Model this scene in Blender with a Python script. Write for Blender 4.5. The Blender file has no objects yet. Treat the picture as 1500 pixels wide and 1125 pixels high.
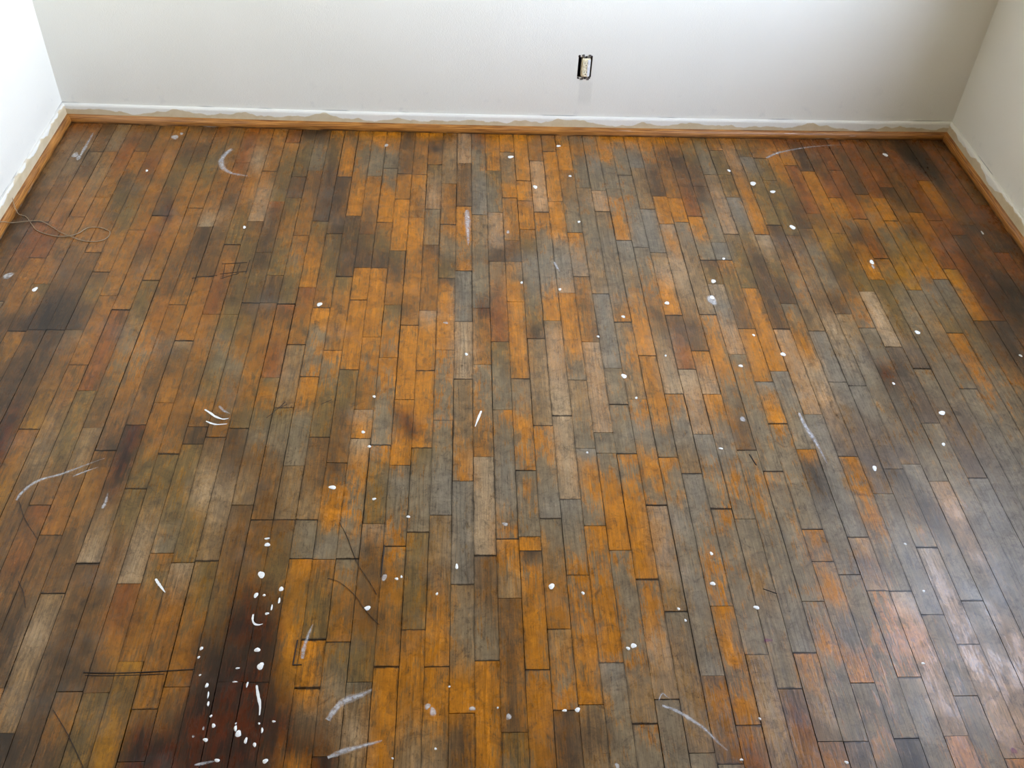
import bpy, bmesh, math, random
from mathutils import Matrix, Vector, noise

C = bpy.context.scene.collection
random.seed(11)

# ------------------------------------------------------------------ camera
CAM_ROT = ((0.9986028799, -0.0067871625, -0.0524044141),
           (-0.0336667257, 0.6826621946, -0.7299581355),
           (0.0407288568, 0.7307025814, 0.6814799320))
CAM_POS = (-0.03174, -3.24839, 1.76349)
cam_data = bpy.data.cameras.new('camera')
cam_data.sensor_width = 36.0
cam_data.lens = 1426.825 / 1500.0 * 36.0
cam_data.clip_start = 0.05
cam = bpy.data.objects.new('camera', cam_data)
C.objects.link(cam)
cam.matrix_world = Matrix.Translation(CAM_POS) @ Matrix(CAM_ROT).to_4x4()
bpy.context.scene.camera = cam

# ------------------------------------------------------------------ room sizes (metres)
BOARD = 0.0508                     # width of one strip of the floor
XL, XR = -1.4577, 1.7961           # left and right wall faces
YB, YF = 0.024, -5.60              # far and near wall faces
ZC = 2.45
WIN_Y0, WIN_Y1, WIN_Z0, WIN_Z1 = -1.72, -0.78, 0.82, 2.20
WALL_T = 0.15

# ------------------------------------------------------------------ daylight: an even bright sky outside the one window
world = bpy.data.worlds.new('sky')
bpy.context.scene.world = world
world.use_nodes = True
wn = world.node_tree
wn.nodes.clear()
w_out = wn.nodes.new('ShaderNodeOutputWorld')
w_bg = wn.nodes.new('ShaderNodeBackground')
w_sky = wn.nodes.new('ShaderNodeTexSky')          # clear sky, sun on the other side of the house
w_sky.sky_type = 'NISHITA'
w_sky.sun_disc = False
w_sky.sun_elevation = math.radians(48)
w_sky.sun_rotation = math.radians(-75)
w_sky.dust_density = 1.0
w_bw = wn.nodes.new('ShaderNodeRGBToBW')
w_mix = wn.nodes.new('ShaderNodeMix')              # hazy day: less blue than the bare model
w_mix.data_type = 'RGBA'
w_mix.inputs[0].default_value = 0.58
wn.links.new(w_sky.outputs[0], w_bw.inputs[0])
wn.links.new(w_sky.outputs[0], w_mix.inputs[6])
wn.links.new(w_bw.outputs[0], w_mix.inputs[7])
wn.links.new(w_mix.outputs[2], w_bg.inputs['Color'])
w_bg.inputs['Strength'].default_value = 9.0
wn.links.new(w_bg.outputs[0], w_out.inputs[0])

portal_data = bpy.data.lights.new('window_portal', 'AREA')
portal_data.shape = 'RECTANGLE'
portal_data.size = WIN_Z1 - WIN_Z0
portal_data.size_y = WIN_Y1 - WIN_Y0
portal_data.cycles.is_portal = True
portal = bpy.data.objects.new('window_portal', portal_data)
C.objects.link(portal)
portal.location = (XR + WALL_T + 0.01, (WIN_Y0 + WIN_Y1) / 2, (WIN_Z0 + WIN_Z1) / 2)
portal.rotation_euler = (0, math.radians(90), 0)

vs = bpy.context.scene.view_settings
vs.view_transform = 'Standard'
vs.look = 'None'
vs.gamma = 1.0
vs.use_curve_mapping = False
vs.exposure = 0.75

# ------------------------------------------------------------------ helpers
def lin(c):
    return tuple((v / 255 / 12.92) if v / 255 <= 0.04045 else ((v / 255 + 0.055) / 1.055) ** 2.4 for v in c)

def obj(name, bm, mat, parent=None):
    me = bpy.data.meshes.new(name)
    bm.normal_update()
    bm.to_mesh(me)
    bm.free()
    me.materials.append(mat)
    o = bpy.data.objects.new(name, me)
    C.objects.link(o)
    o.parent = parent
    return o

def tag(o, label, cat, group=None, kind=None):
    if label: o['label'] = label
    if cat: o['category'] = cat
    if group: o['group'] = group
    if kind: o['kind'] = kind
    return o

def add_box(bm, x0, x1, y0, y1, z0, z1):
    v = [bm.verts.new(p) for p in ((x0, y0, z0), (x1, y0, z0), (x1, y1, z0), (x0, y1, z0),
                                   (x0, y0, z1), (x1, y0, z1), (x1, y1, z1), (x0, y1, z1))]
    for f in ((0, 3, 2, 1), (4, 5, 6, 7), (0, 1, 5, 4), (1, 2, 6, 5), (2, 3, 7, 6), (3, 0, 4, 7)):
        bm.faces.new([v[i] for i in f])
    return v

def smooth_path(pts, n=5):
    P = [Vector(p) for p in pts]
    out = []
    for i in range(len(P) - 1):
        a, b = P[max(i - 1, 0)], P[i]
        c, d = P[i + 1], P[min(i + 2, len(P) - 1)]
        for j in range(n):
            t = j / n
            out.append(0.5 * ((2 * b) + (c - a) * t + (2 * a - 5 * b + 4 * c - d) * t * t + (3 * b - a - 3 * c + d) * t ** 3))
    out.append(P[-1])
    return out

def add_tube(bm, path, r, seg=6):
    rings = []
    for i, p in enumerate(path):
        t = (path[min(i + 1, len(path) - 1)] - path[max(i - 1, 0)]).normalized()
        u = t.cross(Vector((0, 0, 1)))
        u = u.normalized() if u.length > 1e-6 else Vector((1, 0, 0))
        w = u.cross(t).normalized()
        rings.append([bm.verts.new(p + r * (math.cos(a) * u + math.sin(a) * w))
                      for a in (2 * math.pi * k / seg for k in range(seg))])
    for a, b in zip(rings, rings[1:]):
        for k in range(seg):
            bm.faces.new((a[k], a[(k + 1) % seg], b[(k + 1) % seg], b[k]))
    bm.faces.new(list(reversed(rings[0])))
    bm.faces.new(rings[-1])

class NT:
    """small helper for node materials"""
    def __init__(s, name):
        s.m = bpy.data.materials.new(name)
        s.m.use_nodes = True
        s.t = s.m.node_tree
        s.t.nodes.clear()
        s.out = s.n('ShaderNodeOutputMaterial')
        s.b = s.n('ShaderNodeBsdfPrincipled')
        s.l(s.b.outputs[0], s.out.inputs[0])
    def n(s, kind, **kw):
        nd = s.t.nodes.new(kind)
        for k, v in kw.items(): setattr(nd, k, v)
        return nd
    def l(s, a, b): s.t.links.new(a, b)
    def put(s, sock, v):
        if isinstance(v, bpy.types.NodeSocket): s.l(v, sock)
        elif isinstance(v, (tuple, list)) and len(v) == 3 and sock.type == 'RGBA': sock.default_value = (*v, 1)
        else: sock.default_value = v
    def math(s, op, a, b=0.0, c=0.0, clamp=False):
        nd = s.n('ShaderNodeMath', operation=op, use_clamp=clamp)
        for i, v in enumerate((a, b, c)): s.put(nd.inputs[i], v)
        return nd.outputs[0]
    def mix(s, f, a, b, blend='MIX'):
        nd = s.n('ShaderNodeMix', data_type='RGBA', blend_type=blend)
        s.put(nd.inputs[0], f); s.put(nd.inputs[6], a); s.put(nd.inputs[7], b)
        return nd.outputs[2]
    def rng(s, v, a, b, c=0.0, d=1.0, smooth=False):
        nd = s.n('ShaderNodeMapRange', interpolation_type='SMOOTHSTEP' if smooth else 'LINEAR')
        for i, q in enumerate((v, a, b, c, d)): s.put(nd.inputs[i], q)
        return nd.outputs[0]
    def pos(s): return s.n('ShaderNodeNewGeometry').outputs['Position']
    def scale(s, vec, k):
        nd = s.n('ShaderNodeVectorMath', operation='MULTIPLY')
        s.put(nd.inputs[0], vec); nd.inputs[1].default_value = k
        return nd.outputs[0]
    def add(s, a, b):
        nd = s.n('ShaderNodeVectorMath', operation='ADD')
        s.put(nd.inputs[0], a); s.put(nd.inputs[1], b)
        return nd.outputs[0]
    def noise(s, vec, sc, det=3.0, rough=0.5, dist=0.0):
        nd = s.n('ShaderNodeTexNoise')
        s.l(vec, nd.inputs['Vector'])
        nd.inputs['Scale'].default_value = sc; nd.inputs['Detail'].default_value = det
        nd.inputs['Roughness'].default_value = rough; nd.inputs['Distortion'].default_value = dist
        return nd.outputs['Fac']
    def bump(s, h, strength, dist):
        nd = s.n('ShaderNodeBump')
        nd.inputs['Strength'].default_value = strength; nd.inputs['Distance'].default_value = dist
        s.l(h, nd.inputs['Height']); s.l(nd.outputs[0], s.b.inputs['Normal'])
    def xyz(s, vec):
        nd = s.n('ShaderNodeSeparateXYZ'); s.l(vec, nd.inputs[0]); return nd.outputs

def flat_mat(name, rgb, rough=0.5, metal=0.0, spec=0.5):
    t = NT(name)
    p = t.pos()
    f = t.noise(p, 180, 3)
    t.put(t.b.inputs['Base Color'], t.mix(t.rng(f, .3, .7), tuple(v * .88 for v in lin(rgb)), tuple(min(1, v * 1.08) for v in lin(rgb))))
    t.b.inputs['Roughness'].default_value = rough
    t.b.inputs['Metallic'].default_value = metal
    t.b.inputs['Specular IOR Level'].default_value = spec
    return t.m

# ------------------------------------------------------------------ materials
def wall_material(name, patch=None):
    t = NT(name)
    p = t.pos()
    big = t.noise(p, 1.6, 3)
    col = t.mix(t.rng(big, .35, .65), lin((230, 227, 217)), lin((235, 232, 223)))
    x, y, z = t.xyz(p)
    # hairline crack where the plaster meets the top of the baseboard
    line = t.math('SUBTRACT', 1.0, t.rng(t.math('ABSOLUTE', t.math('SUBTRACT', z, 0.0675)), 0.0008, 0.0024))
    gate = t.rng(t.noise(t.scale(p, (1, 1, 0)), 5.0, 2), .53, .60)
    col = t.mix(t.math('MULTIPLY', t.math('MULTIPLY', line, gate), .6), col, lin((120, 122, 124)))
    # faint grubby smudges low on the wall
    sm = t.math('MULTIPLY', t.rng(t.noise(p, 22, 4), .62, .74), t.rng(z, .22, .05))
    col = t.mix(t.math('MULTIPLY', sm, .18), col, lin((150, 155, 165)))
    if patch:
        x0, x1, z0, z1 = patch
        mx = t.math('MULTIPLY', t.rng(x, x0, x0 + .008), t.rng(x, x1, x1 - .008))
        mz = t.math('MULTIPLY', t.rng(z, z0, z0 + .03), t.rng(z, z1, z1 - .01))
        col = t.mix(t.math('MULTIPLY', t.math('MULTIPLY', mx, mz), .3), col, lin((200, 197, 188)))
    t.put(t.b.inputs['Base Color'], col)
    t.b.inputs['Roughness'].default_value = .6
    t.b.inputs['Specular IOR Level'].default_value = .3
    t.bump(t.math('ADD', t.noise(p, 260, 2), t.math('MULTIPLY', t.noise(p, 14, 3), 1.2)), .25, .002)
    return t.m

def baseboard_material(name, base):
    t = NT(name)
    p = t.pos()
    x, y, z = t.xyz(p)
    flatp = t.scale(p, (1, 1, 0))
    edge = t.math('ADD', t.math('MULTIPLY', t.math('SUBTRACT', t.noise(flatp, 4.5, 3, .6), .5), .11),
                  t.math('MULTIPLY', t.math('SUBTRACT', t.noise(p, 60, 2), .5), .008))
    level = t.math('ADD', t.math('ADD', edge, base), t.rng(x, -.5, -1.4, 0, .006))
    white = t.rng(t.math('SUBTRACT', z, level), -.0015, .0015)
    cream = t.mix(t.rng(t.noise(p, 30, 3), .35, .65), lin((206, 188, 154)), lin((214, 198, 168)))
    t.put(t.b.inputs['Base Color'], t.mix(white, cream, lin((236, 234, 226))))
    t.b.inputs['Roughness'].default_value = .5
    t.bump(t.noise(p, 120, 3), .3, .002)
    return t.m

def shoe_material():
    t = NT('varnished_shoe_moulding')
    p = t.pos()
    g = t.add(t.noise(t.scale(p, (6, 6, 300)), 1, 4), (0, 0, 0))
    gr = t.noise(t.scale(p, (9, 9, 420)), 1, 4, .6)
    tone = t.noise(t.scale(p, (2.2, 2.2, 30)), 1, 3)
    col = t.mix(t.rng(gr, .38, .62), lin((120, 70, 26)), lin((194, 132, 62)))
    col = t.mix(t.math('MULTIPLY', t.rng(tone, .52, .62), .35), col, lin((190, 140, 96)))
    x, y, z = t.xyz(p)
    dirt_or_shade = t.math('MULTIPLY', t.rng(z, .010, .002), t.rng(t.noise(p, 14, 4), .28, .5))  # bottom band: dirt, strengthened to paint in the shadow gap at the floor
    col = t.mix(t.math('MULTIPLY', dirt_or_shade, .9), col, lin((46, 28, 18)))
    # strokes of wall paint that strayed onto the wood
    pt = t.math('MULTIPLY', t.rng(t.noise(t.scale(p, (10, 10, 160)), 1, 3), .66, .70), t.rng(t.noise(p, 1.3, 2), .5, .6))
    col = t.mix(t.math('MULTIPLY', pt, .7), col, lin((226, 214, 204)))
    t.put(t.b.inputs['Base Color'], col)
    t.b.inputs['Roughness'].default_value = .38
    t.bump(gr, .2, .001)
    return t.m

def board_material():
    t = NT('worn_oak_strip')
    p = t.pos()
    fin = t.n('ShaderNodeAttribute', attribute_name='finish')
    wor = t.n('ShaderNodeAttribute', attribute_name='worn')
    rnd = t.n('ShaderNodeAttribute', attribute_name='board_seed').outputs['Fac']
    wear, dirt_or_shade = fin.outputs['Alpha'], wor.outputs['Alpha']
    off = t.n('ShaderNodeCombineXYZ')
    t.l(t.math('MULTIPLY', rnd, 37.0), off.inputs[0]); t.l(t.math('MULTIPLY', rnd, 91.0), off.inputs[1]); t.l(rnd, off.inputs[2])
    q = t.add(p, off.outputs[0])
    # where the finish has gone: ragged patches running along the grain, partly shared by neighbouring boards
    n_own = t.noise(t.scale(q, (46, 15, 1)), 1, 6, .7, .4)
    n_all = t.noise(t.scale(p, (20, 12, 1)), 1, 6, .66)
    n_str = t.noise(t.scale(q, (330, 26, 1)), 1, 4, .65)
    n = t.math('ADD', t.math('MULTIPLY', n_own, .36), t.math('MULTIPLY', n_all, .26))
    n = t.math('ADD', n, t.math('MULTIPLY', n_str, .38))
    n = t.rng(n, .39, .61)
    gone = t.rng(t.math('ADD', n, wear), .82, 1.18, 0, 1, True)
    # grain
    g_fine = t.noise(t.scale(q, (520, 14, 1)), 1, 3, .6)
    g_mid = t.noise(t.scale(q, (120, 5, 1)), 1, 4, .6, .6)
    wave = t.n('ShaderNodeTexWave', wave_type='BANDS', bands_direction='X', wave_profile='SAW')
    t.l(t.scale(q, (1, .11, 1)), wave.inputs['Vector'])
    wave.inputs['Scale'].default_value = 26; wave.inputs['Distortion'].default_value = 9
    wave.inputs['Detail'].default_value = 2; wave.inputs['Detail Scale'].default_value = 1.6
    fig = t.rng(wave.outputs['Fac'], .55, 1.0)
    f_col, w_col = fin.outputs['Color'], wor.outputs['Color']
    col = t.mix(gone, f_col, w_col)
    grain = t.math('ADD', t.math('MULTIPLY', t.rng(g_fine, .3, .7), .38), t.math('MULTIPLY', t.rng(g_mid, .3, .7), .34))
    grain = t.math('ADD', grain, .70)
    pick = t.rng(t.math('FRACT', t.math('MULTIPLY', rnd, 53.7)), .45, .9)
    grain = t.math('SUBTRACT', grain, t.math('MULTIPLY', t.math('MULTIPLY', fig, .30), pick))
    tint = t.math('ADD', .95, t.math('MULTIPLY', t.math('FRACT', t.math('MULTIPLY', rnd, 17.3)), .10))
    val = t.math('MULTIPLY', grain, tint)
    gc = t.n('ShaderNodeCombineColor'); [t.l(val, gc.inputs[i]) for i in range(3)]
    col = t.mix(1.0, col, gc.outputs[0], 'MULTIPLY')
    # ground-in grime: blotches, specks, short scuffs
    gr1 = t.rng(t.noise(p, 30, 9, .82, 1.0), .50, .66)
    gr2 = t.rng(t.noise(t.scale(q, (260, 26, 1)), 1, 5, .72), .54, .70)
    gr3 = t.rng(t.noise(t.scale(p, (300, 220, 1)), 1, 3, .6), .60, .70)
    grime = t.math('ADD', t.math('MULTIPLY', gr1, .60), t.math('MULTIPLY', gr2, .58))
    grime = t.math('ADD', grime, t.math('MULTIPLY', gr3, .55), clamp=True)
    col = t.mix(grime, col, lin((50, 38, 27)))
    blot = t.rng(t.noise(p, 15, 8, .76, .8), .34, .66, .68, 1.22)
    bc = t.n('ShaderNodeCombineColor'); [t.l(blot, bc.inputs[i]) for i in range(3)]
    col = t.mix(1.0, col, bc.outputs[0], 'MULTIPLY')
    # dirt packed along the long edges of the boards
    acr = t.n('ShaderNodeAttribute', attribute_name='across').outputs['Fac']
    ed = t.math('MULTIPLY', t.rng(acr, .20, .02), t.rng(t.noise(t.scale(q, (40, 16, 1)), 1, 4, .7), .44, .62))
    col = t.mix(t.math('MULTIPLY', ed, .62), col, lin((42, 31, 22)))
    # cross-grain scuffs where furniture was dragged
    sc = t.rng(t.noise(t.scale(p, (24, 240, 1)), 1, 4, .6, 1.5), .63, .70)
    sc = t.math('MULTIPLY', sc, t.rng(t.noise(p, 3.2, 2), .52, .64))
    col = t.mix(t.math('MULTIPLY', sc, .55), col, lin((44, 34, 26)))
    # dark stain soaked into the ends and edges of the boards
    d = t.rng(t.math('ADD', dirt_or_shade, t.math('MULTIPLY', t.math('SUBTRACT', n_own, .5), 1.2)), .40, .75, 0, 1, True)
    col = t.mix(t.math('MULTIPLY', d, .85), col, lin((40, 28, 20)))
    # light hazy dust
    dust = t.math('MULTIPLY', t.rng(t.noise(p, 5.5, 5, .65), .55, .75), .10)
    col = t.mix(dust, col, lin((170, 168, 162)))
    t.put(t.b.inputs['Base Color'], col)
    rough = t.math('ADD', t.math('MULTIPLY', gone, .10), t.rng(n_all, .3, .7, .20, .36))
    t.put(t.b.inputs['Roughness'], rough)
    t.b.inputs['Specular IOR Level'].default_value = .28
    h = t.math('ADD', t.math('MULTIPLY', g_fine, .4), t.math('MULTIPLY', g_mid, .8))
    h = t.math('SUBTRACT', h, t.math('MULTIPLY', gone, .25))
    t.bump(h, .25, .0012)
    return t.m

def smear_material(name, rgb, amount):
    t = NT(name)
    p = t.pos()
    t.put(t.b.inputs['Base Color'], lin(rgb))
    t.b.inputs['Roughness'].default_value = .5
    soft = t.n('ShaderNodeAttribute', attribute_name='soft').outputs['Fac']
    a = t.rng(t.noise(t.scale(p, (110, 110, 1)), 1, 4, .6), .32, .68, .25, 1.0)
    t.put(t.b.inputs['Alpha'], t.math('MULTIPLY', t.math('MULTIPLY', a, t.rng(soft, 0, .6)), amount))
    return t.m

M_WALL = wall_material('white_wall_paint')
M_WALLB = wall_material('white_wall_paint_patched', (.378, .432, .105, .205))
M_BASE = baseboard_material('half_painted_baseboard', .044)
M_BASE_SIDE = baseboard_material('thinly_painted_baseboard', .054)
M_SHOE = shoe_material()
M_BOARD = board_material()
M_SUB = flat_mat('dark_subfloor', (48, 36, 27), .9)
M_CEIL = flat_mat('ceiling_paint', (238, 219, 186), .7)
M_FRONT = flat_mat('tan_front_wall', (206, 176, 136), .7)
M_FRAME = flat_mat('window_frame_paint', (235, 235, 230), .4)
M_PAINT = flat_mat('white_paint_drop', (240, 242, 244), .35)
M_SMUDGE = smear_material('thin_white_paint', (222, 220, 220), .75)
M_SMEAR = smear_material('dragged_white_paint', (216, 216, 220), .7)
M_MAGENTA = smear_material('magenta_stain', (140, 40, 105), .6)
M_WIRE = flat_mat('dull_brown_wire', (158, 138, 112), .45, .1)
M_THREAD = flat_mat('black_thread', (34, 26, 22), .7)
M_SCRATCH = flat_mat('burnt_scratch', (30, 20, 16), .8)
M_BOX = flat_mat('electrical_box', (58, 44, 38), .6, .3)
M_METAL = flat_mat('galvanised_strap', (150, 150, 150), .4, .8)
M_IVORY = flat_mat('ivory_plastic', (240, 230, 200), .4)
M_SLOT = flat_mat('dark_slot', (30, 27, 25), .7)

# ------------------------------------------------------------------ room shell
XMID, HALF = (XL + XR) / 2, (XR - XL) / 2
def lens_bow(x):                        # far wall and its trim curved inward to imitate likely lens distortion
    return 0.022 * (1 - ((x - XMID) / HALF) ** 2)

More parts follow.
